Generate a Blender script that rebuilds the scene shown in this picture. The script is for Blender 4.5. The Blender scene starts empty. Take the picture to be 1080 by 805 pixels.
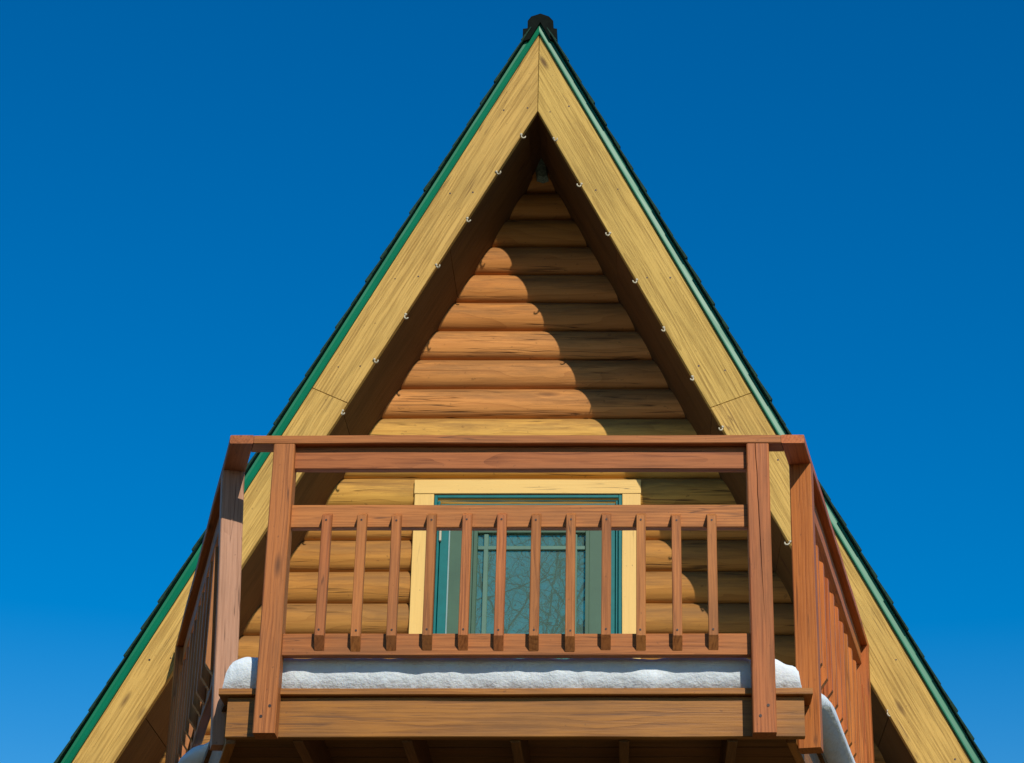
import bpy, bmesh, math, random
from mathutils import Vector, Matrix, noise

S = bpy.context.scene
COL = S.collection
random.seed(4)

# ------------------------------------------------------------------ camera
F_PX, PPX = 2332.6, 135.77
cam_data = bpy.data.cameras.new('camera')
cam = bpy.data.objects.new('camera', cam_data)
COL.objects.link(cam)
ya, pi_, ro = (math.radians(a) for a in (0.153, 25.17, -0.111))
fw = Vector((math.sin(ya) * math.cos(pi_), math.cos(ya) * math.cos(pi_), math.sin(pi_)))
rt0 = Vector((math.cos(ya), -math.sin(ya), 0))
up0 = rt0.cross(fw)
rt = rt0 * math.cos(ro) + up0 * math.sin(ro)
up = up0 * math.cos(ro) - rt0 * math.sin(ro)
M = Matrix((rt, up, -fw)).transposed().to_4x4()
M.translation = Vector((0.546, -8.021, -3.496))
cam.matrix_world = M
cam_data.sensor_width = 36
cam_data.lens = F_PX / 1080 * 36
cam_data.shift_x = -PPX / 1080
cam_data.clip_end = 5000
S.camera = cam

# ------------------------------------------------------------------ sky, sun, exposure
SUN = Vector((0.415, -1.0, 0.79)).normalized()          # towards the sun
w = bpy.data.worlds.new('World')
S.world = w
w.use_nodes = True
nt = w.node_tree
nt.nodes.clear()
sky = nt.nodes.new('ShaderNodeTexSky')
sky.sky_type = 'NISHITA'
sky.sun_disc = False
sky.sun_elevation = math.asin(SUN.z)
sky.sun_rotation = math.atan2(SUN.x, SUN.y)
sky.altitude = 2500
sky.air_density = 1.7
sky.dust_density = 0.0
sky.ozone_density = 3.0
hs = nt.nodes.new('ShaderNodeHueSaturation')
hs.inputs['Saturation'].default_value = 1.6
hs.inputs['Hue'].default_value = 0.507
bg = nt.nodes.new('ShaderNodeBackground')
bg.inputs['Strength'].default_value = 0.098
wo = nt.nodes.new('ShaderNodeOutputWorld')
nt.links.new(sky.outputs[0], hs.inputs['Color'])
nt.links.new(hs.outputs[0], bg.inputs['Color'])
nt.links.new(bg.outputs[0], wo.inputs['Surface'])

sun_d = bpy.data.lights.new('sun', 'SUN')
sun_d.energy = 4.0
sun_d.angle = math.radians(0.5)
sun_d.color = (1.0, 0.93, 0.82)
sun = bpy.data.objects.new('sun', sun_d)
COL.objects.link(sun)
sun.rotation_euler = SUN.to_track_quat('Z', 'Y').to_euler()
sun.location = (8, -24, 22)

S.view_settings.view_transform = 'Standard'
S.view_settings.look = 'None'
S.view_settings.exposure = 0.15
S.view_settings.gamma = 1.0
S.view_settings.use_curve_mapping = False

GROUND = -5.1

# ------------------------------------------------------------------ helpers: objects
def obj(name, bm, mat, parent=None, mw=None, smooth=False, recalc=True):
    if recalc:
        bmesh.ops.recalc_face_normals(bm, faces=bm.faces[:])
    me = bpy.data.meshes.new(name)
    bm.to_mesh(me)
    bm.free()
    if smooth:
        for p in me.polygons:
            p.use_smooth = True
    if mat:
        me.materials.append(mat)
    o = bpy.data.objects.new(name, me)
    COL.objects.link(o)
    if mw is not None:
        o.matrix_world = mw
    if parent is not None:
        o.parent = parent
        o.matrix_parent_inverse = WORLD[parent.name].inverted()
    WORLD[o.name] = mw.copy() if mw is not None else Matrix.Identity(4)
    return o

WORLD = {}

def thing(name, label, cat, loc, group=None):
    o = bpy.data.objects.new(name, None)
    COL.objects.link(o)
    o.location = loc
    o.empty_display_size = 0.3
    WORLD[o.name] = Matrix.Translation(Vector(loc))
    o['label'] = label
    o['category'] = cat
    if group:
        o['group'] = group
    return o

def frame(p0, xdir, ydir):
    """matrix with local X along xdir and local Y near ydir"""
    x = Vector(xdir).normalized()
    y = Vector(ydir)
    y = (y - x * y.dot(x)).normalized()
    z = x.cross(y)
    m = Matrix((x, y, z)).transposed().to_4x4()
    m.translation = Vector(p0)
    return m

def loop_solid(sections, close_ends=True):
    """sections: list of rings (lists of Vector); lofted into a solid"""
    bm = bmesh.new()
    rings = [[bm.verts.new(p) for p in r] for r in sections]
    n = len(rings[0])
    for a, b in zip(rings, rings[1:]):
        for i in range(n):
            j = (i + 1) % n
            bm.faces.new((a[i], a[j], b[j], b[i]))
    if close_ends:
        bm.faces.new(rings[0])
        bm.faces.new(list(reversed(rings[-1])))
    return bm

def board_bm(L, wy, tz, cut0=(0, 0), cut1=(0, 0), ch=0.003, warp=0.0010, seed=0):
    """a sawn board, local X 0..L, Y 0..wy, Z 0..tz, chamfered long edges, end cuts x += ky*y + kz*z"""
    r = [(ch, 0), (wy - ch, 0), (wy, ch), (wy, tz - ch), (wy - ch, tz), (ch, tz), (0, tz - ch), (0, ch)]
    n = max(2, int(L / 0.12))
    secs = []
    for k in range(n + 1):
        t = k / n
        ring = []
        for (y, z) in r:
            x = t * L + (1 - t) * (cut0[0] * y + cut0[1] * z) + t * (cut1[0] * y + cut1[1] * z)
            q = Vector((x * 2.2 + seed * 7.3, y * 2 + seed, z * 2))
            d = warp * noise.noise(q) * 2
            d2 = warp * noise.noise(q + Vector((31, 5, 9))) * 2
            ring.append(Vector((x, y + d, z + d2)))
        secs.append(ring)
    # slightly eased ends
    for ring, s in ((secs[0], 1), (secs[-1], -1)):
        pass
    return loop_solid(secs)

SEED = [0]
def board(name, mat, parent, p0, p1, ydir, wy, tz, **kw):
    """board from p0 to p1: p0 is the corner at local (0,0,0); width along ydir, thickness along x cross y"""
    p0, p1 = Vector(p0), Vector(p1)
    SEED[0] += 1
    m = frame(p0, p1 - p0, ydir)
    return obj(name, board_bm((p1 - p0).length, wy, tz, seed=SEED[0], **kw), mat, parent, m)

def prism_bm(poly, t, ch=0.0):
    """polygon in local XY, thickness 0..t along Z"""
    bm = bmesh.new()
    a = [bm.verts.new((x, y, 0)) for x, y in poly]
    b = [bm.verts.new((x, y, t)) for x, y in poly]
    n = len(poly)
    bm.faces.new(list(reversed(a)))
    bm.faces.new(b)
    for i in range(n):
        j = (i + 1) % n
        bm.faces.new((a[i], a[j], b[j], b[i]))
    bmesh.ops.recalc_face_normals(bm, faces=bm.faces[:])
    if ch:
        bmesh.ops.bevel(bm, geom=bm.edges[:], offset=ch, segments=1, affect='EDGES', clamp_overlap=True)
    return bm

def tube_bm(pts, rad, n=8, caps=True):
    secs = []
    pts = [Vector(p) for p in pts]
    if not hasattr(rad, '__len__'):
        rad = [rad] * len(pts)
    prev = None
    for i, p in enumerate(pts):
        d = (pts[min(i + 1, len(pts) - 1)] - pts[max(i - 1, 0)]).normalized()
        if prev is None:
            a = d.orthogonal().normalized()
        else:
            a = (prev - d * prev.dot(d)).normalized()
        prev = a
        b = d.cross(a)
        secs.append([p + (a * math.cos(2 * math.pi * k / n) + b * math.sin(2 * math.pi * k / n)) * rad[i] for k in range(n)])
    return loop_solid(secs, caps)

def add_box(bm, lo, hi):
    m = Matrix.Translation((Vector(lo) + Vector(hi)) / 2) @ Matrix.Diagonal((*(Vector(hi) - Vector(lo)), 1))
    bmesh.ops.create_cube(bm, size=1, matrix=m)

# ------------------------------------------------------------------ helpers: materials
class NT:
    def __init__(self, name):
        self.m = bpy.data.materials.new(name)
        self.m.use_nodes = True
        self.t = self.m.node_tree
        self.t.nodes.clear()
        self.out = self.n('ShaderNodeOutputMaterial')
        self.b = self.n('ShaderNodeBsdfPrincipled')
        self.l(self.b.outputs[0], self.out.inputs[0])
    def n(self, t, **kw):
        x = self.t.nodes.new(t)
        for k, v in kw.items():
            setattr(x, k, v)
        return x
    def l(self, a, b):
        self.t.links.new(a, b)
    def set(self, node, key, v):
        if hasattr(v, 'is_output') or isinstance(v, bpy.types.NodeSocket):
            self.l(v, node.inputs[key])
        else:
            node.inputs[key].default_value = v
    def math(self, op, a, b=0.0, c=None, clamp=False):
        x = self.n('ShaderNodeMath', operation=op, use_clamp=clamp)
        self.set(x, 0, a)
        self.set(x, 1, b)
        if c is not None:
            self.set(x, 2, c)
        return x.outputs[0]
    def vmath(self, op, a, b):
        x = self.n('ShaderNodeVectorMath', operation=op)
        self.set(x, 0, a)
        self.set(x, 1, b)
        return x.outputs[0]
    def noise(self, vec, scale, detail=4, rough=0.55, dist=0.0):
        x = self.n('ShaderNodeTexNoise')
        self.l(vec, x.inputs['Vector'])
        x.inputs['Scale'].default_value = scale
        x.inputs['Detail'].default_value = detail
        x.inputs['Roughness'].default_value = rough
        x.inputs['Distortion'].default_value = dist
        return x.outputs['Fac']
    def ramp(self, fac, stops, interp='LINEAR'):
        x = self.n('ShaderNodeValToRGB')
        x.color_ramp.interpolation = interp
        e = x.color_ramp.elements
        while len(e) < len(stops):
            e.new(0.5)
        for s, (p, c) in zip(e, stops):
            s.position = p
            s.color = (*c, 1) if hasattr(c, '__len__') else (c, c, c, 1)
        self.l(fac, x.inputs[0])
        return x.outputs[0]
    def mix(self, fac, a, b, blend='MIX'):
        x = self.n('ShaderNodeMix', data_type='RGBA', blend_type=blend)
        self.set(x, 0, fac)
        for i, v in ((6, a), (7, b)):
            if isinstance(v, bpy.types.NodeSocket):
                self.l(v, x.inputs[i])
            else:
                x.inputs[i].default_value = (*v, 1)
        return x.outputs[2]
    def bump(self, h, strength, dist=0.01):
        x = self.n('ShaderNodeBump')
        x.inputs['Strength'].default_value = strength
        x.inputs['Distance'].default_value = dist
        self.l(h, x.inputs['Height'])
        self.l(x.outputs[0], self.b.inputs['Normal'])

def wood(name, base, dark, weather=(0.2, 0.15, 0.1), wamt=0.35, knot=(0.07, 0.03, 0.015), rough=0.55, ring=14.0,
         ring_amt=0.45, fibre=0.5, bump=0.35, knots=0.55, spec=0.3, tint=0.25, checks=0.6, fq=70.0):
    N = NT(name)
    tc = N.n('ShaderNodeTexCoord').outputs['Object']
    oi = N.n('ShaderNodeObjectInfo').outputs['Random']
    off = N.n('ShaderNodeCombineXYZ')
    N.l(N.math('MULTIPLY', oi, 91.0), off.inputs[0])
    N.l(N.math('MULTIPLY', oi, 37.7), off.inputs[1])
    N.l(N.math('MULTIPLY', oi, 0.3), off.inputs[2])
    offy = N.n('ShaderNodeCombineXYZ')       # ring centre: a little outside of the board
    N.l(N.math('MULTIPLY', oi, 91.0), offy.inputs[0])
    N.l(N.math('MULTIPLY_ADD', oi, 0.16, -0.04), offy.inputs[1])
    offy.inputs[2].default_value = 0.03
    v = N.vmath('ADD', tc, off.outputs[0])
    vr = N.vmath('ADD', tc, offy.outputs[0])
    # knots
    kv = N.vmath('MULTIPLY', v, (2.6, 9.0, 9.0))
    vo = N.n('ShaderNodeTexVoronoi')
    N.l(kv, vo.inputs['Vector'])
    vo.inputs['Scale'].default_value = 1.0
    sep = N.n('ShaderNodeSeparateColor')
    N.l(vo.outputs['Color'], sep.inputs[0])
    has = N.math('GREATER_THAN', sep.outputs[0], 1 - knots * 0.5)
    kd = N.math('ADD', vo.outputs['Distance'], N.math('MULTIPLY', N.math('SUBTRACT', 1.0, has), 5.0))
    kmask = N.ramp(kd, [(0.05, 1.0), (0.17, 0.0)])
    kswirl = N.ramp(kd, [(0.0, 1.0), (0.55, 0.0)])
    # growth rings
    dn = N.noise(N.vmath('MULTIPLY', v, (0.9, 4.0, 4.0)), 1.0, 3)
    sv = N.n('ShaderNodeSeparateXYZ')
    N.l(vr, sv.inputs[0])
    y2 = N.math('MULTIPLY', sv.outputs[1], sv.outputs[1])
    z2 = N.math('MULTIPLY', sv.outputs[2], sv.outputs[2])
    rad = N.math('SQRT', N.math('ADD', y2, z2))
    rad = N.math('ADD', rad, N.math('MULTIPLY', dn, 0.075))
    rad = N.math('ADD', rad, N.math('MULTIPLY', kswirl, 0.012))
    ph = N.math('FRACT', N.math('MULTIPLY', rad, ring * 10))
    rings = N.math('MULTIPLY', N.math('POWER', ph, 2.0), N.math('MULTIPLY_ADD', N.noise(N.vmath('MULTIPLY', v, (1.2, 16.0, 16.0)), 1.0, 3), 2.6, -0.55), clamp=True)
    fib = N.noise(N.vmath('MULTIPLY', v, (6.0, 260.0, 260.0)), 1.0, 3)
    fib2 = N.noise(N.vmath('MULTIPLY', v, (2.4, fq, fq)), 1.0, 5, 0.7)
    fib2 = N.ramp(fib2, [(0.40, 0.12), (0.62, 0.85)])
    g = N.math('ADD', N.math('MULTIPLY', rings, ring_amt), N.math('MULTIPLY', N.math('SUBTRACT', fib2, 0.35), fibre))
    g = N.math('ADD', g, N.math('MULTIPLY', N.math('SUBTRACT', fib, 0.5), fibre * 0.6), clamp=True)
    col = N.mix(g, base, dark)
    # per board tint
    tn = N.math('MULTIPLY_ADD', oi, tint * 2, 1 - tint)
    col = N.mix(1.0, col, tn, 'MULTIPLY') if False else col
    hsv = N.n('ShaderNodeHueSaturation')
    N.l(col, hsv.inputs['Color'])
    N.l(tn, hsv.inputs['Value'])
    N.l(N.math('MULTIPLY_ADD', N.math('FRACT', N.math('MULTIPLY', oi, 17.3)), 0.012, 0.494), hsv.inputs['Hue'])
    col = hsv.outputs[0]
    # weathering in streaks
    wn = N.noise(N.vmath('MULTIPLY', v, (1.6, 7.0, 7.0)), 1.0, 6, 0.65)
    wm = N.ramp(wn, [(0.46, 0.0), (0.72, 1.0)])
    col = N.mix(N.math('MULTIPLY', wm, wamt), col, weather)
    # drying checks
    cn = N.noise(N.vmath('MULTIPLY', v, (1.1, 34.0, 34.0)), 1.0, 2)
    cg = N.noise(N.vmath('MULTIPLY', v, (1.9, 9.0, 9.0)), 1.0, 2)
    cm = N.math('MULTIPLY', N.ramp(N.math('ABSOLUTE', N.math('SUBTRACT', cn, 0.5)), [(0.004, 1.0), (0.016, 0.0)]), N.ramp(cg, [(0.54, 0.0), (0.60, 1.0)]))
    col = N.mix(N.math('MULTIPLY', cm, checks), col, knot)
    # small dirt specks
    sp = N.noise(N.vmath('MULTIPLY', v, (40.0, 60.0, 60.0)), 1.0, 2)
    sm = N.ramp(sp, [(0.70, 0.0), (0.76, 1.0)])
    col = N.mix(N.math('MULTIPLY', sm, 0.45), col, knot)
    col = N.mix(N.math('MULTIPLY', kmask, 0.8), col, knot)
    N.l(col, N.b.inputs['Base Color'])
    rn = N.math('MULTIPLY_ADD', wn, 0.35, rough - 0.17)
    N.l(rn, N.b.inputs['Roughness'])
    N.b.inputs['Specular IOR Level'].default_value = spec
    h = N.math('ADD', N.math('MULTIPLY', g, -0.6), N.math('MULTIPLY', kmask, -0.4))
    N.bump(h, bump, 0.004)
    return N.m

def plain(name, col, rough=0.5, spec=0.4, metal=0.0, var=0.15, scale=8.0, bump=0.0, coat=0.0):
    N = NT(name)
    tc = N.n('ShaderNodeTexCoord').outputs['Object']
    nz = N.noise(tc, scale, 5, 0.6)
    a = tuple(c * (1 - var) for c in col)
    b = tuple(min(1, c * (1 + var)) for c in col)
    N.l(N.mix(N.ramp(nz, [(0.3, 0.0), (0.7, 1.0)]), a, b), N.b.inputs['Base Color'])
    N.b.inputs['Roughness'].default_value = rough
    N.b.inputs['Specular IOR Level'].default_value = spec
    N.b.inputs['Metallic'].default_value = metal
    N.b.inputs['Coat Weight'].default_value = coat
    if bump:
        N.bump(N.noise(tc, scale * 6, 4), bump, 0.004)
    return N.m

M_RAIL = wood('redwood_stain', (0.42, 0.146, 0.040), (0.16, 0.046, 0.012), weather=(0.20, 0.085, 0.035), wamt=0.6, ring=8, ring_amt=0.5,
              fibre=0.8, rough=0.55, spec=0.2, bump=0.25, tint=0.12, knots=0.5)
M_WORN = wood('faded_pink_stain', (0.44, 0.235, 0.14), (0.22, 0.10, 0.05), weather=(0.32, 0.19, 0.125), wamt=0.5, ring=8, ring_amt=0.4,
              fibre=0.7, rough=0.6, spec=0.2, bump=0.3, tint=0.05, knots=0.6)
M_SIDE = wood('orange_stain', (0.50, 0.155, 0.034), (0.24, 0.055, 0.011), weather=(0.30, 0.11, 0.04), wamt=0.35, ring=8, ring_amt=0.5,
              fibre=0.8, rough=0.5, spec=0.2, bump=0.25, tint=0.12, knots=0.4)
M_DECK = wood('brown_deck_stain', (0.37, 0.145, 0.022), (0.14, 0.046, 0.007), weather=(0.12, 0.055, 0.018), wamt=0.6, ring=8, ring_amt=0.5,
              fibre=0.7, rough=0.5, bump=0.3, tint=0.12, knots=0.7)
M_FASC = wood('rough_sawn_cedar', (0.57, 0.36, 0.092), (0.27, 0.15, 0.030), weather=(0.27, 0.18, 0.055), wamt=0.4, ring=6.5, ring_amt=0.5,
              fibre=1.0, rough=0.7, spec=0.2, bump=0.7, tint=0.05, knots=0.7)
M_UNDER = wood('shade_darkened_underside', (0.17, 0.075, 0.02), (0.07, 0.027, 0.007), weather=(0.06, 0.035, 0.015), wamt=0.6, ring=8, ring_amt=0.5,
              fibre=0.7, rough=0.6, bump=0.3, tint=0.12, knots=0.6)  # dark brown deck stain with the shade under the deck put into its colour
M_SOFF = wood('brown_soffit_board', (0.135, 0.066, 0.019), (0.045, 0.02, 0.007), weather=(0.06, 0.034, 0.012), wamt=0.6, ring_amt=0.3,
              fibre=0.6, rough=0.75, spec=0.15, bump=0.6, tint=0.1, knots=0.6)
M_TRIM = wood('yellow_pine_trim', (0.72, 0.46, 0.135), (0.50, 0.28, 0.06), weather=(0.66, 0.46, 0.16), wamt=0.3, ring_amt=0.3,
              fibre=0.3, rough=0.5, spec=0.35, bump=0.15, tint=0.05, knots=0.35)
M_TEAL = plain('teal_paint', (0.0, 0.125, 0.118), 0.4, 0.35, var=0.12, scale=14)
M_SAGE = plain('grey_green_door_paint', (0.042, 0.098, 0.055), 0.45, 0.4, var=0.12, scale=6)
M_GREEN = plain('green_enamel_metal', (0.0, 0.15, 0.07), 0.42, 0.4, var=0.1, scale=5)
M_WHITE = plain('white_plastic', (0.45, 0.40, 0.28), 0.4, 0.4, var=0.08)
M_SCREW = plain('dark_steel', (0.05, 0.035, 0.03), 0.45, 0.5, metal=0.6)
M_SHING = plain('dark_green_asphalt_shingle', (0.012, 0.04, 0.026), 0.85, 0.2, var=0.45, scale=60, bump=0.6)
M_CAP = plain('black_ridge_cap', (0.004, 0.007, 0.005), 0.7, 0.05, var=0.4, scale=30, bump=0.2)
M_MESH = plain('pale_green_mesh', (0.16, 0.19, 0.11), 0.8, 0.2, var=0.5, scale=90, bump=0.5)

def log_material():
    N = NT('log_siding')
    geo = N.n('ShaderNodeTexCoord').outputs['Object']
    sep = N.n('ShaderNodeSeparateXYZ')
    N.l(geo, sep.inputs[0])
    z = N.math('DIVIDE', N.math('SUBTRACT', sep.outputs[2], LOG_Z0), LOG_P)
    row = N.math('FLOOR', z)
    fr = N.math('SUBTRACT', z, row)
    wn = N.n('ShaderNodeTexWhiteNoise', noise_dimensions='1D')
    N.l(N.math('ADD', row, 40.5), wn.inputs['W'])
    rnd = wn.outputs['Value']
    off = N.n('ShaderNodeCombineXYZ')
    N.l(N.math('MULTIPLY', rnd, 53.0), off.inputs[0])
    N.l(N.math('MULTIPLY', rnd, 11.0), off.inputs[1])
    N.l(N.math('MULTIPLY', row, 3.7), off.inputs[2])
    v = N.vmath('ADD', geo, off.outputs[0])
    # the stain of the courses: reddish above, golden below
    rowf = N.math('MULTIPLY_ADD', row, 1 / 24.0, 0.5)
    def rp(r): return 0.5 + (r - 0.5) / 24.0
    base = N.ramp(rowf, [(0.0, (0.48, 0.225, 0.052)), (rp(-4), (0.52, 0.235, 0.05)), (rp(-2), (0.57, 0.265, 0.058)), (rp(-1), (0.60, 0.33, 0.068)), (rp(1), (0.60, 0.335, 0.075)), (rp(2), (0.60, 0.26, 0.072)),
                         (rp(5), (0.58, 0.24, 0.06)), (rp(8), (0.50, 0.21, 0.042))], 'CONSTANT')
    dn = N.noise(N.vmath('MULTIPLY', v, (0.7, 3.0, 3.0)), 1.0, 3)
    rad = N.math('ADD', N.math('MULTIPLY', fr, 0.35), N.math('MULTIPLY', dn, 0.75))
    ph = N.math('FRACT', N.math('MULTIPLY', rad, 9.0))
    rings = N.math('POWER', ph, 2.5)
    fib = N.noise(N.vmath('MULTIPLY', v, (2.2, 45.0, 45.0)), 1.0, 6, 0.7)
    g = N.math('ADD', N.math('MULTIPLY', rings, 0.32), N.math('MULTIPLY', N.math('SUBTRACT', fib, 0.4), 1.1), clamp=True)
    dark = N.mix(1.0, base, (0.52, 0.42, 0.36), 'MULTIPLY')
    col = N.mix(g, base, dark)
    hsv = N.n('ShaderNodeHueSaturation')
    N.l(col, hsv.inputs['Color'])
    N.l(N.math('MULTIPLY_ADD', rnd, 0.3, 0.85), hsv.inputs['Value'])
    col = hsv.outputs[0]
    # grey weathering along the tops of the logs, in irregular streaks
    wz = N.noise(N.vmath('MULTIPLY', v, (1.5, 7.0, 14.0)), 1.0, 7, 0.72)
    wz = N.math('ADD', wz, N.math('MULTIPLY', N.math('SUBTRACT', fr, 0.62), 0.42))
    wm = N.ramp(wz, [(0.40, 0.0), (0.60, 1.0)])
    col = N.mix(N.math('MULTIPLY', wm, 0.6), col, (0.16, 0.082, 0.032))
    # knots
    vo = N.n('ShaderNodeTexVoronoi')
    N.l(N.vmath('MULTIPLY', v, (1.7, 6.0, 7.0)), vo.inputs['Vector'])
    vo.inputs['Scale'].default_value = 1.0
    km = N.ramp(vo.outputs['Distance'], [(0.05, 1.0), (0.15, 0.0)])
    col = N.mix(N.math('MULTIPLY', km, 0.7), col, (0.12, 0.05, 0.02))
    cn = N.noise(N.vmath('MULTIPLY', v, (0.8, 22.0, 30.0)), 1.0, 2)
    cg = N.noise(N.vmath('MULTIPLY', v, (1.3, 6.0, 6.0)), 1.0, 2)
    cm = N.math('MULTIPLY', N.ramp(N.math('ABSOLUTE', N.math('SUBTRACT', cn, 0.5)), [(0.004, 1.0), (0.02, 0.0)]), N.ramp(cg, [(0.50, 0.0), (0.57, 1.0)]))
    col = N.mix(N.math('MULTIPLY', cm, 0.75), col, (0.05, 0.022, 0.01))
    sp = N.noise(N.vmath('MULTIPLY', v, (30.0, 40.0, 40.0)), 1.0, 2)
    col = N.mix(N.math('MULTIPLY', N.ramp(sp, [(0.68, 0.0), (0.75, 1.0)]), 0.4), col, (0.10, 0.05, 0.02))
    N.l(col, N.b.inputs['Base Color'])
    N.b.inputs['Roughness'].default_value = 0.65
    N.b.inputs['Specular IOR Level'].default_value = 0.15
    N.bump(N.math('ADD', N.math('MULTIPLY', g, -1.0), N.math('MULTIPLY', cm, -1.5)), 0.5, 0.004)
    return N.m

def glass_material():
    N = NT('teal_reflective_glass')
    tc = N.n('ShaderNodeTexCoord').outputs['Object']
    nz = N.noise(tc, 5.0, 4)
    N.l(N.mix(nz, (0.06, 0.115, 0.085), (0.095, 0.155, 0.12)), N.b.inputs['Base Color'])
    N.b.inputs['Roughness'].default_value = 0.02
    N.b.inputs['Specular IOR Level'].default_value = 1.0
    gl = N.n('ShaderNodeBsdfGlossy')
    gl.inputs['Roughness'].default_value = 0.0
    gl.inputs['Color'].default_value = (0.9, 1.0, 0.42, 1)
    mx = N.n('ShaderNodeMixShader')
    mx.inputs[0].default_value = 0.24
    N.l(N.b.outputs[0], mx.inputs[1])
    N.l(gl.outputs[0], mx.inputs[2])
    N.l(mx.outputs[0], N.out.inputs[0])
    bp = N.n('ShaderNodeBump')
    bp.inputs['Strength'].default_value = 0.008
    bp.inputs['Distance'].default_value = 0.01
    N.l(N.noise(tc, 9.0, 2), bp.inputs['Height'])
    N.l(bp.outputs[0], gl.inputs['Normal'])
    return N.m

def snow_material():
    N = NT('packed_snow')
    tc = N.n('ShaderNodeTexCoord').outputs['Object']
    a = N.noise(tc, 7.0, 6, 0.6)
    N.l(N.mix(a, (0.54, 0.62, 0.67), (0.72, 0.77, 0.79)), N.b.inputs['Base Color'])
    N.b.inputs['Roughness'].default_value = 0.75
    N.b.inputs['Specular IOR Level'].default_value = 0.3
    N.b.inputs['Subsurface Weight'].default_value = 0.15
    N.b.inputs['Subsurface Radius'].default_value = (0.02, 0.03, 0.05)
    N.b.inputs['Subsurface Scale'].default_value = 0.4
    h = N.math('ADD', N.noise(tc, 18.0, 6, 0.6), N.math('MULTIPLY', N.noise(tc, 140.0, 3), 0.12))
    N.bump(h, 0.55, 0.02)
    return N.m

def ground_material():
    N = NT('patchy_snow_ground')
    tc = N.n('ShaderNodeTexCoord').outputs['Object']
    a = N.noise(tc, 0.12, 8, 0.6)
    d = N.noise(tc, 2.5, 6, 0.65)
    dirt = N.mix(d, (0.025, 0.02, 0.012), (0.07, 0.055, 0.032))
    col = N.mix(N.ramp(a, [(0.66, 0.0), (0.72, 1.0)]), dirt, (0.7, 0.72, 0.75))
    N.l(col, N.b.inputs['Base Color'])
    N.b.inputs['Roughness'].default_value = 0.9
    N.bump(d, 0.6, 0.05)
    return N.m

M_SNOW = snow_material()

# ------------------------------------------------------------------ ground
bm = bmesh.new()
bmesh.ops.create_grid(bm, x_segments=8, y_segments=8, size=1500)
g = obj('ground', bm, ground_material(), None, Matrix.Translation((0, 0, GROUND)))
g['kind'] = 'structure'

# ================================================================== the cabin
FY = 2.535                 # front of the barge boards
WALL = 3.185               # back of the log siding
BACK = 11.2
LOG_P, LOG_Z0 = 0.1803, 1.180
ZO, ZI = 3.651, 3.138      # apex of the outer and inner barge board edges
SO = {-1: 0.5205, 1: 0.5160}
SI = {-1: 0.5370, 1: 0.5145}
cabin = thing('cabin', 'tall A-frame log cabin with green roof edge and golden barge boards, behind the balcony', 'cabin', (0, 7, GROUND))

def xo(sd, z): return sd * (ZO - z) * SO[sd]
def xi(sd, z): return sd * (ZI - z) * SI[sd]

# --- log wall
def log_profile(n=10, bulge=0.046):
    pts = []
    for k in range(n + 1):
        t = k / n
        a = 2 * t - 1
        b = max(0.0, 1 - abs(a) ** 2.2) ** 0.7
        pts.append((t * (LOG_P - 0.0026) + 0.0013, -0.006 - bulge * b))
    return pts

bm = bmesh.new()
prof = log_profile()
r0 = int(math.floor((GROUND - LOG_Z0) / LOG_P))
r1 = int(math.ceil((ZI - LOG_Z0) / LOG_P))
for r in range(r0, r1 + 1):
    zb = LOG_Z0 + r * LOG_P
    nx = 26
    def span(xl_f, xr_f):
        rows = []
        for (dz, dy) in [(prof[0][0], 0.01)] + prof + [(prof[-1][0], 0.01)]:
            z = zb + dz
            xa, xb = xl_f(z), xr_f(z)
            if xb - xa < 0.02:
                xa, xb = (xa + xb) / 2 - 0.01, (xa + xb) / 2 + 0.01
            row = []
            for i in range(nx + 1):
                x = xa + (xb - xa) * i / nx
                wv = 0.006 * noise.noise(Vector((x * 0.9, r * 5.1, 0))) + 0.0025 * noise.noise(Vector((x * 4, r * 3.3, z * 9)))
                row.append(bm.verts.new((x, WALL + dy + (wv if dy < -0.005 else 0), z)))
            rows.append(row)
        for a, b in zip(rows, rows[1:]):
            for i in range(nx):
                bm.faces.new((a[i], a[i + 1], b[i + 1], b[i]))
    full_l, full_r = (lambda z: xi(-1, z) - 0.10), (lambda z: xi(1, z) + 0.10)
    if zb + LOG_P <= 1.10 and zb > -1.1:              # logs are cut away for the door
        span(full_l, lambda z: -0.60)
        span(lambda z: 0.525, full_r)
    else:
        span(full_l, full_r)
# dark sheathing behind the logs
for poly in (((xi(-1, GROUND) - .1, GROUND), (xi(1, GROUND) + .1, GROUND), (xi(1, -1.2) + .1, -1.2), (xi(-1, -1.2) - .1, -1.2)),
             ((xi(-1, -1.2) - .1, -1.2), (-.58, -1.2), (-.58, 1.1), (xi(-1, 1.1) - .1, 1.1)),
             ((.505, -1.2), (xi(1, -1.2) + .1, -1.2), (xi(1, 1.1) + .1, 1.1), (.505, 1.1)),
             ((xi(-1, 1.1) - .1, 1.1), (xi(1, 1.1) + .1, 1.1), (0, ZI + .15))):
    bm.faces.new([bm.verts.new((x, WALL + .012, z)) for x, z in poly])
obj('log_wall', bm, log_material(), cabin, smooth=True, recalc=False)

# --- rear wall
bm = prism_bm([(xi(-1, GROUND) - .1, GROUND), (xi(1, GROUND) + .1, GROUND), (0, ZI + .15)], 0.15)
obj('rear_wall', bm, M_DECK, cabin, Matrix(((1, 0, 0, 0), (0, 0, -1, BACK), (0, 1, 0, 0), (0, 0, 0, 1))))

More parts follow.
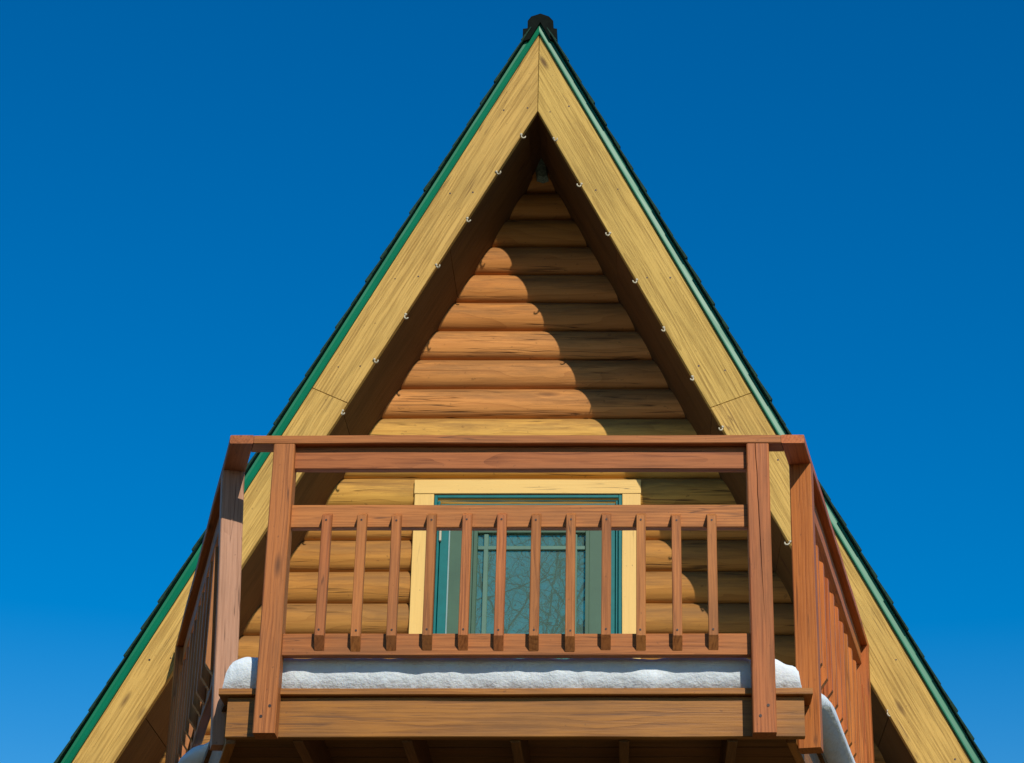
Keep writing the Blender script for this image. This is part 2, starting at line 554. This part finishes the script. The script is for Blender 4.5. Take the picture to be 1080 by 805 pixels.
def rz(poly, y0, y1):
    """solid from an XZ polygon between y0 and y1"""
    bm = bmesh.new()
    a = [bm.verts.new((x, y0, z)) for x, z in poly]
    b = [bm.verts.new((x, y1, z)) for x, z in poly]
    n = len(poly)
    bm.faces.new(a)
    bm.faces.new(list(reversed(b)))
    for i in range(n):
        j = (i + 1) % n
        bm.faces.new((a[i], b[i], b[j], a[j]))
    return bm

def perp(sd):
    t = SO[sd]
    c = 1 / math.sqrt(1 + t * t)
    return Vector((sd * c, t * c)), Vector((sd * t * c, -c))      # outward normal, down-slope direction in XZ

for sd in (-1, 1):
    nrm, dn = perp(sd)
    # roof slab
    o1 = Vector((xo(sd, GROUND), GROUND)) + nrm * 0.036
    a1 = Vector((0, ZO + 0.036 / nrm.x * sd * 0 + 0.036 * math.sqrt(1 + SO[sd] ** 2) / SO[sd]))
    poly = [(0.0, ZI + 0.03), (xi(sd, GROUND) + sd * 0.014, GROUND), (o1.x, GROUND), (0.0, a1.y - 0.004)]
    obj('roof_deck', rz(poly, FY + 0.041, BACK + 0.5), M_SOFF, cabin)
    # soffit boards between barge board and wall: real boards with open joints
    joints = [3.05, 2.28, 1.30, 0.62, -0.35, -1.4, -2.6, -3.8, GROUND + 0.05]
    for zt, zb in zip(joints, joints[1:]):
        p0 = Vector((xi(sd, zt), FY + 0.040, zt)); p1 = Vector((xi(sd, zb + 0.004), FY + 0.040, zb + 0.004))
        off = Vector((sd * 0.004, 0, 0.0))
        kw = dict(warp=0.0012)
        x = (p1 - p0).normalized()
        if sd < 0:
            m = frame(p0 + off, p1 - p0, (0, 1, 0))
        else:
            m = frame(p0 + off, p1 - p0, (0, 1, 0))
        b = board_bm((p1 - p0).length, WALL - FY - 0.02, 0.012 * 1, ch=0.002, seed=zt)
        zdir = m.to_3x3() @ Vector((0, 0, 1))
        if zdir.x * sd < 0:                                   # keep the thickness on the roof side
            for v in b.verts: v.co.z -= 0.012
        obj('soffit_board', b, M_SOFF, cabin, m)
    # drip edge: sheet metal strip with a hemmed foot, kicked out a little
    base_top = Vector((0, ZO))
    Ls = (ZO - GROUND) * math.sqrt(1 + SO[sd] ** 2)
    prof = [(-0.002, -0.010), (0.0035, -0.016), (0.010, -0.0135), (0.030, -0.008), (0.0425, -0.008), (0.046, -0.002), (0.046, 0.05), (0.043, 0.05), (0.041, -0.003), (0.006, -0.003), (0.0, -0.004)]
    secs = []
    n = 60
    for k in range(n + 1):
        ring = []
        for (q, dy) in prof:
            # q measured outward from the fascia's visible outer edge; plumb mitre at the apex
            s0 = -q * nrm.x / dn.x if k == 0 else Ls * k / n
            p = base_top + nrm * q + dn * s0
            wob = 0.0012 * noise.noise(Vector((k * 0.8, sd * 3, q * 20)))
            ring.append(Vector((p.x, FY + dy + wob, p.y + wob)))
        secs.append(ring)
    obj('drip_edge', loop_solid(secs), M_GREEN, cabin)
    # shingle courses
    bm = bmesh.new()
    e = 0.158
    nc = int(Ls / e)
    for k in range(nc + 1):
        sb = min(0.10 + k * e, Ls + 0.02)
        st = max(sb - e - 0.05, 0.0)
        jy = FY - 0.034 + random.uniform(-0.007, 0.006)
        th = 0.0125 + random.uniform(-0.003, 0.003)
        q0 = 0.047
        pts = []
        for s0, q in ((sb, q0 + 0.004), (sb, q0 + 0.004 + th), (st, q0 + 0.006), (st, q0 + 0.001)):
            p = base_top + nrm * q + dn * s0
            if p.x * sd < 0.004: p.x = sd * 0.004
            pts.append((p.x, p.y))
        va = [bm.verts.new((x, jy, z)) for x, z in pts]
        vb = [bm.verts.new((x, BACK + 0.55, z)) for x, z in pts]
        bm.faces.new(va); bm.faces.new(list(reversed(vb)))
        for i in range(4):
            j = (i + 1) % 4
            bm.faces.new((va[i], vb[i], vb[j], va[j]))
    obj('shingle_slope', bm, M_SHING, cabin)

# --- ridge cap: bent cap shingles lapped along the ridge
for k in range(14):
    y0 = FY - 0.028 + k * 0.62
    up_ = 0.0 if k else 0.0
    sc = 1.0
    outer = [(-0.092, 3.585), (-0.092, 3.668), (-0.066, 3.672), (-0.066, 3.722), (-0.046, 3.752), (0.006, 3.772), (0.055, 3.752), (0.080, 3.722), (0.080, 3.672), (0.102, 3.668), (0.102, 3.585)]
    inner = [(0.062, 3.60), (0.006, 3.715), (-0.052, 3.60)]
    poly = [(x, z + 0.012 * (k % 2)) for x, z in outer + inner]
    obj('ridge_cap', rz(poly, y0, y0 + 0.615), M_CAP, cabin)

# --- barge boards: two lengths a side, plumb cut at the peak, scarfed on the way down
splice = {-1: ((-1.162, 1.430), (-0.958, 1.342)), 1: ((1.142, 1.401), (0.943, 1.313))}
FASC = {}
for sd in (-1, 1):
    nrm, dn = perp(sd)
    so, si = splice[sd]
    so = (xo(sd, so[1]), so[1]); si = (xi(sd, si[1]), si[1])
    gap = 0.0022
    top = [(sd * 0.0012, ZI), (sd * 0.0012, ZO + 0.0), so, si]
    bot = [(si[0] + dn.x * gap, si[1] + dn.y * gap), (so[0] + dn.x * gap, so[1] + dn.y * gap), (xo(sd, GROUND + .1), GROUND + .1), (xi(sd, GROUND + .1), GROUND + .1)]
    for poly in (top, bot):
        org = Vector((poly[0][0], FY, poly[0][1]))
        m = frame(org, (dn.x, 0, dn.y), (nrm.x, 0, nrm.y))
        zd = m.to_3x3() @ Vector((0, 0, 1))
        loc = []
        for x, z in poly:
            l = m.inverted() @ Vector((x, FY, z))
            loc.append((l.x, l.y))
        b = prism_bm(loc, 0.038, 0.0025)
        if zd.y < 0:
            for v in b.verts: v.co.z -= 0.038
        FASC[(sd, poly is top)] = obj('barge_board', b, M_FASC, cabin, m)

# --- nail heads in the barge boards
def nail(parent, p, r=0.0045):
    b = tube_bm([(0, -0.0012, 0), (0, 0.003, 0)], [r, r], 8)
    return obj('nail', b, M_SCREW, parent, Matrix.Translation(p))
for sd in (-1, 1):
    z = 3.15
    while z > -1.0:
        for f in (0.25, 0.72):
            zz = z + random.uniform(-0.02, 0.02)
            nail(FASC[(sd, zz > splice[sd][0][1] - 0.02)], (xi(sd, zz) * (1 - f) + xo(sd, zz) * f, FY, zz), random.uniform(0.0035, 0.0055))
        z -= 0.535

# --- light clips screwed to the lower edge of the barge boards
def clip_bm(fl):
    pts = [(0, 0.0, 0.012), (0, -0.001, -0.006), (fl * 0.006, -0.004, -0.016), (fl * 0.018, -0.008, -0.020), (fl * 0.028, -0.010, -0.014), (fl * 0.031, -0.010, -0.004)]
    pts = [tuple(c * 0.7 for c in p) for p in pts]
    b = tube_bm(pts, [0.0035, 0.004, 0.0045, 0.0045, 0.004, 0.003], 7)
    add_box(b, (-0.006, -0.004, 0.004), (0.006, 0.004, 0.016))
    return b
for (x, z) in [(-0.084, 2.972), (-0.202, 2.734), (-0.352, 2.441), (-0.510, 2.153), (-0.671, 1.855), (-0.813, 1.582), (-0.967, 1.288), (-1.13, 0.98), (-1.30, 0.66), (-1.47, 0.34),
               (0.083, 2.947), (0.249, 2.655), (0.391, 2.349), (0.536, 2.060), (0.680, 1.772), (0.828, 1.481), (0.981, 1.191), (1.138, 0.90), (1.30, 0.55), (1.455, 0.27), (1.61, -0.03), (1.77, -0.34)]:
    sd = -1 if x < 0 else 1
    x = xi(sd, z) - sd * 0.002
    par = FASC[(sd, z > splice[sd][1][1])]
    m = Matrix.Translation((x, FY + random.uniform(-0.006, 0.004), z)) @ Matrix.Rotation(random.uniform(-0.5, 0.5), 4, 'Y') @ Matrix.Rotation(random.uniform(-0.5, 0.5), 4, 'Z')
    obj('light_clip', clip_bm(-1 if random.random() < 0.75 and sd > 0 else 1), M_WHITE, par, m, smooth=True)

# --- pale patch of mesh tucked under the peak
bm = bmesh.new()
pp = [(-0.028, 3.085), (-0.036, 3.16), (-0.012, 3.255), (0.012, 3.262), (0.03, 3.17), (0.044, 3.085), (0.01, 3.07)]
ring1 = [Vector((x, WALL - 0.05, z - 0.05)) for x, z in pp]
ring2 = [Vector((0.006 + (x - 0.006) * 0.7, WALL - 0.09, 3.10 + (z - 0.05 - 3.10) * 0.75)) for x, z in pp]
obj('vent_mesh', loop_solid([ring1, ring2]), M_MESH, cabin)

# --- door trim
TY = WALL - 0.068         # face of the trim boards
ZH0, ZH1, ZD = 1.066, 1.147, -1.0
board('door_trim', M_TRIM, cabin, (-0.656, TY, ZH0 + .001), (0.576, TY, ZH0 + .001), (0, 0, 1), 0.081, -0.0 + 0.055, ch=0.002)
for x0, x1 in ((-0.654, -0.548), (0.474, 0.574)):
    # local: X up, Y along +x, thickness towards -?  (x cross y = up cross right = +Y)
    board('door_trim', M_TRIM, cabin, (x0, TY + 0.004, ZD), (x0, TY + 0.004, ZH0 - .001), (1, 0, 0), x1 - x0, 0.055, ch=0.002)

# fix for the head board: up x ... its thickness must run into the wall
for o in [o for o in COL.objects if o.name.startswith('door_trim')]:
    zdir = o.matrix_world.to_3x3() @ Vector((0, 0, 1)) if False else WORLD[o.name].to_3x3() @ Vector((0, 0, 1))
    if zdir.y < 0:
        for v in o.data.vertices: v.co.z = -v.co.z
        o.data.flip_normals()

# --- door frame (teal brick mould), storm door frame, inner door with a lite
def frame_bm(x0, x1, z0, z1, w, y0, y1, bottom=True, wt=None):
    wt = wt or w
    bm = bmesh.new()
    add_box(bm, (x0, y0, z0), (x0 + w, y1, z1))
    add_box(bm, (x1 - w, y0, z0), (x1, y1, z1))
    add_box(bm, (x0 + w, y0 + .0004, z1 - wt), (x1 - w, y1 - .0004, z1))
    if bottom:
        add_box(bm, (x0 + w, y0 + .0004, z0), (x1 - w, y1 - .0004, z0 + wt))
    bmesh.ops.bevel(bm, geom=bm.edges[:], offset=0.002, segments=1, affect='EDGES')
    return bm
DX0, DX1, DZ1 = -0.5465, 0.4725, 1.064
fr = obj('door_frame', frame_bm(DX0, DX1, ZD, DZ1, 0.018, TY + 0.010, WALL, False), M_TEAL, cabin)
obj('frame_stop', frame_bm(DX0 + .019, DX1 - .019, ZD, DZ1 - .019, 0.014, TY + 0.026, WALL, False), M_TEAL, fr)
sx0, sx1, sz1 = DX0 + 0.0365, DX1 - 0.0365, DZ1 - 0.040
st_ = obj('storm_door', frame_bm(sx0, sx1, ZD + .02, sz1, 0.046, TY + 0.036, TY + 0.060, True, 0.085), M_TEAL, cabin)
bm = bmesh.new()
add_box(bm, (sx0 + 0.0465, TY + 0.040, ZD + .11), (sx0 + 0.0535, TY + 0.058, sz1 - 0.09))
add_box(bm, (sx1 - 0.0535, TY + 0.040, ZD + .11), (sx1 - 0.0465, TY + 0.058, sz1 - 0.09))
obj('glazing_strip', bm, plain('pale_aluminium', (0.24, 0.34, 0.31), 0.35, 0.5, metal=0.3), st_)
bm = bmesh.new()
add_box(bm, (sx0 - 0.004, TY + 0.016, 0.80), (sx0 + 0.008, TY + 0.035, 0.89))
bmesh.ops.bevel(bm, geom=bm.edges[:], offset=0.002, segments=1, affect='EDGES')
obj('hinge', bm, M_WHITE, st_)
bm = bmesh.new()
add_box(bm, (sx1 - 0.036, TY + 0.012, -0.10), (sx1 - 0.012, TY + 0.036, 0.06))
obj('handle', bm, M_SCREW, st_)
dx0, dx1 = sx0 + 0.054, sx1 - 0.054
lx0, lx1, lz1, lz0 = -0.330, 0.298, 0.882, -0.82
dy = TY + 0.062
bm = bmesh.new()
add_box(bm, (dx0 - .03, dy, ZD + .02), (lx0, dy + 0.03, sz1))
add_box(bm, (lx1, dy, ZD + .02), (dx1 + .03, dy + 0.03, sz1))
add_box(bm, (lx0, dy + .0005, lz1), (lx1, dy + 0.03, sz1 - .0005))
add_box(bm, (lx0, dy + .0005, ZD + .02), (lx1, dy + 0.03, lz0))
door = obj('door', bm, M_SAGE, cabin)
obj('lite_frame', frame_bm(lx0 + .0005, lx1 - .0005, lz0 + .0005, lz1 - .0005, 0.022, dy - 0.008, dy + 0.02), M_SAGE, door)
bm = bmesh.new()
for x in (-0.275, 0.205):
    add_box(bm, (x, dy + 0.002, lz0 + .023), (x + 0.026, dy + 0.014, lz1 - .023))
for z in (0.765, -0.70):
    add_box(bm, (lx0 + .023, dy + 0.0015, z), (lx1 - .023, dy + 0.0135, z + 0.022))
bmesh.ops.bevel(bm, geom=bm.edges[:], offset=0.003, segments=1, affect='EDGES')
obj('grille', bm, plain('pale_sage_paint', (0.085, 0.17, 0.12), 0.4, 0.4, var=0.08), door)
bm = bmesh.new()
add_box(bm, (lx0 + .023, dy + 0.016, lz0 + .023), (lx1 - .023, dy + 0.019, lz1 - .023))
obj('glass', bm, glass_material(), door)

# ================================================================== the balcony
balcony = thing('balcony', 'reddish stained wooden balcony with splayed sides and slatted railing on the front of the cabin', 'balcony', (0.1, 1.2, -1.2))
ZT = 0.0
HT = 0.035                 # handrail thickness
LEFT, RIGHT = Vector((-1.040, -0.090)), Vector((1.207, -0.090))
LEND, REND = Vector((-1.744, 2.503)), Vector((1.709, 2.503))

def screw(parent, p, r=0.0045, n=(0, -1, 0)):
    d = Vector(n)
    b = tube_bm([Vector(p) + d * 0.0016, Vector(p) - d * 0.004], [r, r], 8)
    m = Matrix.Translation(Vector(p))
    for v in b.verts: v.co = v.co - Vector(p)
    return obj('screw', b, M_SCREW, parent, m)

# ---- front posts (one with a long drying crack)
def post_bm(L, a, crack=None):
    """local X up 0..L, Y 0..a, Z 0..a with Z=0 the face to the front"""
    ch = 0.004
    n = 40
    secs = []
    for k in range(n + 1):
        t = k / n
        x = L * t
        if crack:
            yc = crack[0] + (crack[1] - crack[0]) * t + 0.003 * noise.noise(Vector((t * 14, 0, 3)))
            e = 0.0016 * min(1, max(0.02, (t - 0.30) / 0.35))
            dep = 0.014 * min(1, max(0.02, (t - 0.30) / 0.25))
        else:
            yc, e, dep = a / 2, 0.0001, 0.0
        wv = 0.0012 * noise.noise(Vector((x * 2, L, a)))
        ring = [(ch, 0), (yc - e, 0), (yc, dep), (yc + e, 0), (a - ch, 0), (a, ch), (a, a - ch), (a - ch, a), (ch, a), (0, a - ch), (0, ch)]
        secs.append([Vector((x, y + wv, z)) for y, z in ring])
    return loop_solid(secs)

PZ0, PZ1 = -1.198, -HT
for x0, a, crack in ((-0.868, 0.083, None), (0.980, 0.087, (0.066, 0.034))):
    m = frame((x0, -0.0885, PZ0), (0, 0, 1), (1, 0, 0))
    zd = m.to_3x3() @ Vector((0, 0, 1))
    b = post_bm(PZ1 - PZ0 - 0.001, a, crack)
    if zd.y < 0:
        for v in b.verts: v.co.z = -v.co.z
    p = obj('post', b, M_RAIL, balcony, m)
    for dx, z in ((0.028, -1.135), (0.058, -1.095), (0.03, -0.90), (0.055, -0.33)):
        if z < -1: screw(p, (x0 + dx, -0.0885, z), 0.006)

# ---- front handrail and rails
def side_x(sd, y, n):
    """x of the line n inside the outer edge of the handrail, at depth y"""
    P0, P1 = (LEFT, LEND) if sd < 0 else (RIGHT, REND)
    d = (P1 - P0).normalized()
    t = (y - P0.y) / d.y
    return P0.x + d.x * t - sd * n / d.y
hl, hr = side_x(-1, -0.090, 0.0905), side_x(1, -0.090, 0.0905)
board('handrail', M_RAIL, balcony, (hl, -0.090, -HT), (hr, -0.090, -HT), (0, 1, 0), 0.089, HT,
      cut0=(side_x(-1, 1, 0) - side_x(-1, 0, 0), 0), cut1=(side_x(1, 1, 0) - side_x(1, 0, 0), 0))
def hrail(x0, x1, y0, z0, z1, name):
    # local X along +x, Y up, thickness x cross y = (1,0,0)x(0,0,1) = -Y -> start from the back face
    return board(name, M_RAIL, balcony, (x0, y0 + 0.038, z0), (x1, y0 + 0.038, z0), (0, 0, 1), z1 - z0, 0.038)
hrail(-0.785, 0.980, -0.056, -0.130, -HT - 0.001, 'upper_rail')
hrail(-0.785, 0.980, -0.050, -0.372, -0.278, 'middle_rail')
hrail(-0.785, 0.980, -0.050, -0.888, -0.802, 'bottom_rail')

# ---- front balusters with bevelled ends
def baluster(px, y_front, xdir, ydir_out, origin):
    pass
bx = [-0.644 + 0.1347 * k for k in range(12)]
A = 0.0365
for k, x in enumerate(bx):
    j = random.uniform(-0.002, 0.002)
    tilt = random.uniform(-0.002, 0.003)
    zb, zt = -0.822 + random.uniform(-.004, .003), -0.338 + random.uniform(-.003, .003)
    # local X up, Y along +x, Z towards the house (up x right = +Y)
    m = frame((x - A / 2 + j, -0.050 - A - 0.0008, zb), (tilt, 0, 1), (1, 0, 0))
    SEED[0] += 1
    b = board_bm(zt - zb, A, A, cut0=(0, -1.35), cut1=(0, 0.62), ch=0.0022, warp=0.0007, seed=SEED[0])
    o = obj('baluster', b, M_RAIL, balcony, m)
    screw(o, (x + j, -0.050 - A - 0.0008, zt - 0.018), 0.0042)
    screw(o, (x + j + random.uniform(-.003, .003), -0.050 - A - 0.0008, zb + 0.022), 0.0042)

# ---- splayed sides
for P0, P1, sd in ((LEFT, LEND, -1), (RIGHT, REND, 1)):
    d = (P1 - P0)
    L = d.length
    s = Vector((d.x, d.y, 0)) / L
    n_in = Vector((-sd * s.y, sd * s.x, 0))             # towards the deck
    mat = M_SIDE if sd > 0 else M_RAIL
    KC = 0.205 if sd > 0 else 0.27
    def at(k, n, z): return Vector((P0.x, P0.y, 0)) + s * k + n_in * n + Vector((0, 0, z))
    def run(name, k0, k1, n0, w, z0, h, mat_=None, **kw):
        """a rail along the side: w across (towards the deck), h high"""
        p0, p1 = at(k0, n0, z0), at(k1, n0, z0)
        m = frame(p0, p1 - p0, n_in)
        b = board_bm(k1 - k0, w, h, **kw)
        if (m.to_3x3() @ Vector((0, 0, 1))).z < 0:
            for v in b.verts: v.co.z = h - v.co.z - h
            for v in b.verts: pass
        SEED[0] += 1
        return obj(name, b, mat_ or mat, balcony, m)
    # handrail: front end cut square to the front of the balcony
    cut = (-(n_in.y) / s.y, 0)
    run('handrail', 0.0, L, 0.0, 0.089, -HT, HT, cut0=cut)
    run('upper_rail', KC + 0.087, L - 0.101, 0.034, 0.038, -0.130, 0.130 - HT - 0.001)
    run('middle_rail', KC + 0.087, L - 0.101, 0.038, 0.038, -0.372, 0.094)
    run('bottom_rail', KC + 0.087, L - 0.101, 0.038, 0.038, -0.888, 0.086)
    # posts: corner post and end post
    for k0 in (KC, L - 0.10):
        pz = -1.165 if (sd < 0 and k0 == KC) else PZ0
        lean = 0.045 if (sd < 0 and k0 == KC) else 0.0
        p0 = at(k0, 0.001 + lean, pz)
        m = frame(p0, at(k0, 0.001, PZ1) - p0, s)
        b = board_bm(PZ1 - pz - 0.001, 0.086, 0.087, ch=0.004, seed=k0)
        if (m.to_3x3() @ Vector((0, 0, 1))).dot(n_in) < 0:
            for v in b.verts: v.co.z = -v.co.z
        obj('post', b, M_WORN if lean else mat, balcony, m)
    # balusters
    k = 0.345
    while k < L - 0.14:
        zb, zt = -0.822 + random.uniform(-.004, .004), -0.338 + random.uniform(-.004, .004)
        p0 = at(k + random.uniform(-.003, .003), 0.0005, zb)
        m = frame(p0, (0, 0, 1), s)
        SEED[0] += 1
        b = board_bm(zt - zb, A, A, cut0=(0, -1.35), cut1=(0, 0.62), ch=0.0022, warp=0.0007, seed=SEED[0])
        if (m.to_3x3() @ Vector((0, 0, 1))).dot(n_in) < 0:
            for v in b.verts: v.co.z = -v.co.z
        obj('baluster', b, mat, balcony, m)
        k += 0.187
    # side rim joist
    run('side_joist', 0.16, L + 0.60, 0.0895, 0.036, -1.19, 0.154, M_DECK, cut0=(-(n_in.y) / s.y, 0))

def side_x(sd, y, n):
    """x of the line n inside the outer edge of the handrail, at depth y"""
    P0, P1 = (LEFT, LEND) if sd < 0 else (RIGHT, REND)
    d = (P1 - P0).normalized()
    t = (y - P0.y) / d.y
    return P0.x + d.x * t - sd * n / d.y

# ---- deck boards, front rim, joists
y = -0.025
k = 0
while y < WALL - 0.09:
    wdt = min(0.138, WALL - 0.075 - y)
    if k == 0:
        xa, xb = -1.016, 1.210
        ca = cb = 0
    else:
        xa, xb = side_x(-1, y, 0.072), side_x(1, y, 0.072)
        ca = side_x(-1, y + 1, 0.072) - side_x(-1, y, 0.072)
        cb = side_x(1, y + 1, 0.072) - side_x(1, y, 0.072)
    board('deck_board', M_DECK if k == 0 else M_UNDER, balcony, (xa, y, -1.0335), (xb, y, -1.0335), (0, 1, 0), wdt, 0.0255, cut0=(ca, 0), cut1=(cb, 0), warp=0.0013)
    y += wdt + 0.006
    k += 1
board('front_joist', M_DECK, balcony, (-0.984, 0.038, -1.190), (1.178, 0.038, -1.190), (0, 0, 1), 0.156, 0.038, warp=0.0014)
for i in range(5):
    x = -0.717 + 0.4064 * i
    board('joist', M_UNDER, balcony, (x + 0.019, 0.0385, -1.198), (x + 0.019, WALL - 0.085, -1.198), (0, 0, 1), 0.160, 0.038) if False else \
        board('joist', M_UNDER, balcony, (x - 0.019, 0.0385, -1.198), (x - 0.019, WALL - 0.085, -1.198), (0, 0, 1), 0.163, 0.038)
board('support_beam', M_DECK, balcony, (-1.45, 2.10, -1.40), (1.55, 2.10, -1.40), (0, 0, 1), 0.2, 0.09)
for x in (-1.2, 1.3):
    board('support_post', M_DECK, balcony, (x, 2.0, GROUND - 0.05), (x, 2.0, -1.402), (1, 0, 0), 0.14, 0.14)

# ================================================================== snow lying on the deck
def snow_patch(name, label):
    bm = bmesh.new()
    ny, nx = 60, 150
    Y0, Y1 = -0.004, 2.9
    def par(t):        # denser near both ends
        return 0.5 - 0.5 * math.cos(math.pi * t) if True else t
    grid = []
    for j in range(ny + 1):
        v = (j / ny) ** 2.2
        row = []
        for i in range(nx + 1):
            u = i / nx
            u2 = 0.72 * u + 0.28 * par(u)
            y = Y0 + (Y1 - Y0) * v
            xl = side_x(-1, max(y, 0.02), 0.055 + 0.035 * min(1, max(0, (y - 0.08) / 0.1)) - 0.11 * min(1, max(0, (y - 0.80) / 0.35)))
            xr = side_x(1, max(y, 0.02), 0.055 - 0.075 * min(1, max(0, (y - 0.16) / 0.15)))
            x = xl + (xr - xl) * u2
            f1 = noise.fractal(Vector((x * 2.3, y * 2.3, 1.0)), 1.0, 2.0, 4)
            f2 = noise.noise(Vector((x * 9, y * 9, 5.0)))
            # ragged outline
            f3 = noise.noise(Vector((x * 26, y * 26, 2.0)))
            yj = y + (1 - v) ** 6 * (0.010 * f1 + 0.008 * f2 + 0.005 * f3 + 0.016)
            dl, dr, df = (x - xl), (xr - x), (yj - Y0)
            d = min(dl * 0.97, dr * 0.97, max(df - 0.0, 0))
            R = 0.034
            q = min(1, max(0, d / R))
            rim = math.sqrt(max(0, 1 - (1 - q) ** 2))
            H = 0.135 + 0.009 * f1 + 0.007 * f2 + 0.004 * f3
            # drifts against the posts at both front corners
            e_r = math.exp(-((x - 1.03) / 0.07) ** 2 - ((y - 0.22) / 0.2) ** 2)
            e_l = math.exp(-((x + 0.96) / 0.10) ** 2 - ((y - 0.22) / 0.2) ** 2)
            nl, nr = math.exp(-(dl / 0.16) ** 2), math.exp(-(dr / 0.14) ** 2)
            side = min(1, max(0, (y - 0.18) / 0.12))
            H -= side * (nl * (0.06 + 0.10 * max(0, 1 - y / 1.1)) + nr * (0.005 + 0.10 * max(0, 1 - y / 0.6)))
            H += 0.055 * e_r + 0.02 * e_l
            H -= (0.045 * min(1, max(0, (x - 1.06) / 0.09)) + 0.05 * min(1, max(0, (-0.93 - x) / 0.09))) * (1 if y < 0.25 else 0) * (1 + 1.2 * f2)
            H -= 0.05 * math.exp(-((x - 1.02) / 0.04) ** 2 - (y / 0.1) ** 2)
            # a ledge half way up the front face, where it was trodden and refroze
            lift = 0.03 * side * math.exp(-min(dl, dr) / 0.03)
            z = -1.0075 + max(H, 0.03) * rim + lift * (1 - rim)
            row.append(bm.verts.new((x, yj, z)))
        grid.append(row)
    for a, b in zip(grid, grid[1:]):
        for i in range(nx):
            bm.faces.new((a[i], a[i + 1], b[i + 1], b[i]))
    # skirt and underside
    ring = grid[0] + [r[-1] for r in grid[1:]] + list(reversed(grid[-1][:-1])) + [r[0] for r in reversed(grid[1:-1])]
    low = []
    for v in ring:
        y = max(v.co.y, 0.0)
        ins = (0.085 if v.co.x < 0 else 0.045) * min(1, max(0, (v.co.y - 0.18) / 0.12))
        x = min(max(v.co.x, side_x(-1, y, 0.10 if y > 0.3 else 0.0)), side_x(1, y, 0.055) + 0.02 - ins)
        low.append(bm.verts.new((x, v.co.y, -1.0078)))
    n = len(ring)
    for i in range(n):
        j = (i + 1) % n
        bm.faces.new((ring[i], low[i], low[j], ring[j]))
    bm.faces.new(low)
    o = obj(name, bm, M_SNOW, None, smooth=True)
    o['label'] = label
    o['category'] = 'snow'
    o['kind'] = 'stuff'
    return o
snow_patch('snow', 'white packed snow lying on the balcony floor under the railing')

# ================================================================== a bare tree, seen mirrored in the door glass
def bare_tree(loc, h, seed):
    rnd = random.Random(seed)
    t = thing('bare_tree', 'leafless tree mirrored in the glass of the balcony door', 'tree', loc)
    M_BARK = plain('grey_bark', (0.05, 0.04, 0.03), 0.9, 0.1, var=0.4, scale=20, bump=0.5)
    trunk = bmesh.new(); crown = bmesh.new()
    def tube(dst, pts, rads, n):
        b = tube_bm(pts, rads, n)
        me = bpy.data.meshes.new('tmp'); b.to_mesh(me); b.free(); dst.from_mesh(me); bpy.data.meshes.remove(me)
    def grow(p, d, L, r, lev, dst):
        pts = [p]; rads = [r]
        n = 6
        for i in range(n):
            d = (d + Vector((rnd.gauss(0, .16), rnd.gauss(0, .16), rnd.gauss(0.04, .1)))).normalized()
            p = p + d * L / n
            pts.append(p); rads.append(r * (1 - 0.65 * (i + 1) / n))
            if lev < 4 and i > 0:
                for _ in range(2 if lev > 0 else 2):
                    if rnd.random() < 0.9:
                        a = d.orthogonal().normalized()
                        a.rotate(Matrix.Rotation(rnd.uniform(0, 6.28), 3, d))
                        dd = (d * rnd.uniform(.5, .9) + a).normalized()
                        grow(p, dd, L * rnd.uniform(.42, .62), rads[-1] * 0.6, lev + 1, crown)
        tube(dst, pts, rads, 6 if lev < 2 else 4)
    grow(Vector((0, 0, -0.1)), Vector((0, 0, 1)), h, 0.22, 0, trunk)
    m = Matrix.Translation(Vector(loc))
    obj('trunk', trunk, M_BARK, t, m, smooth=True, recalc=False)
    obj('crown', crown, M_BARK, t, m, smooth=True, recalc=False)
bare_tree((-0.9, -20.0, GROUND), 16.5, 11)
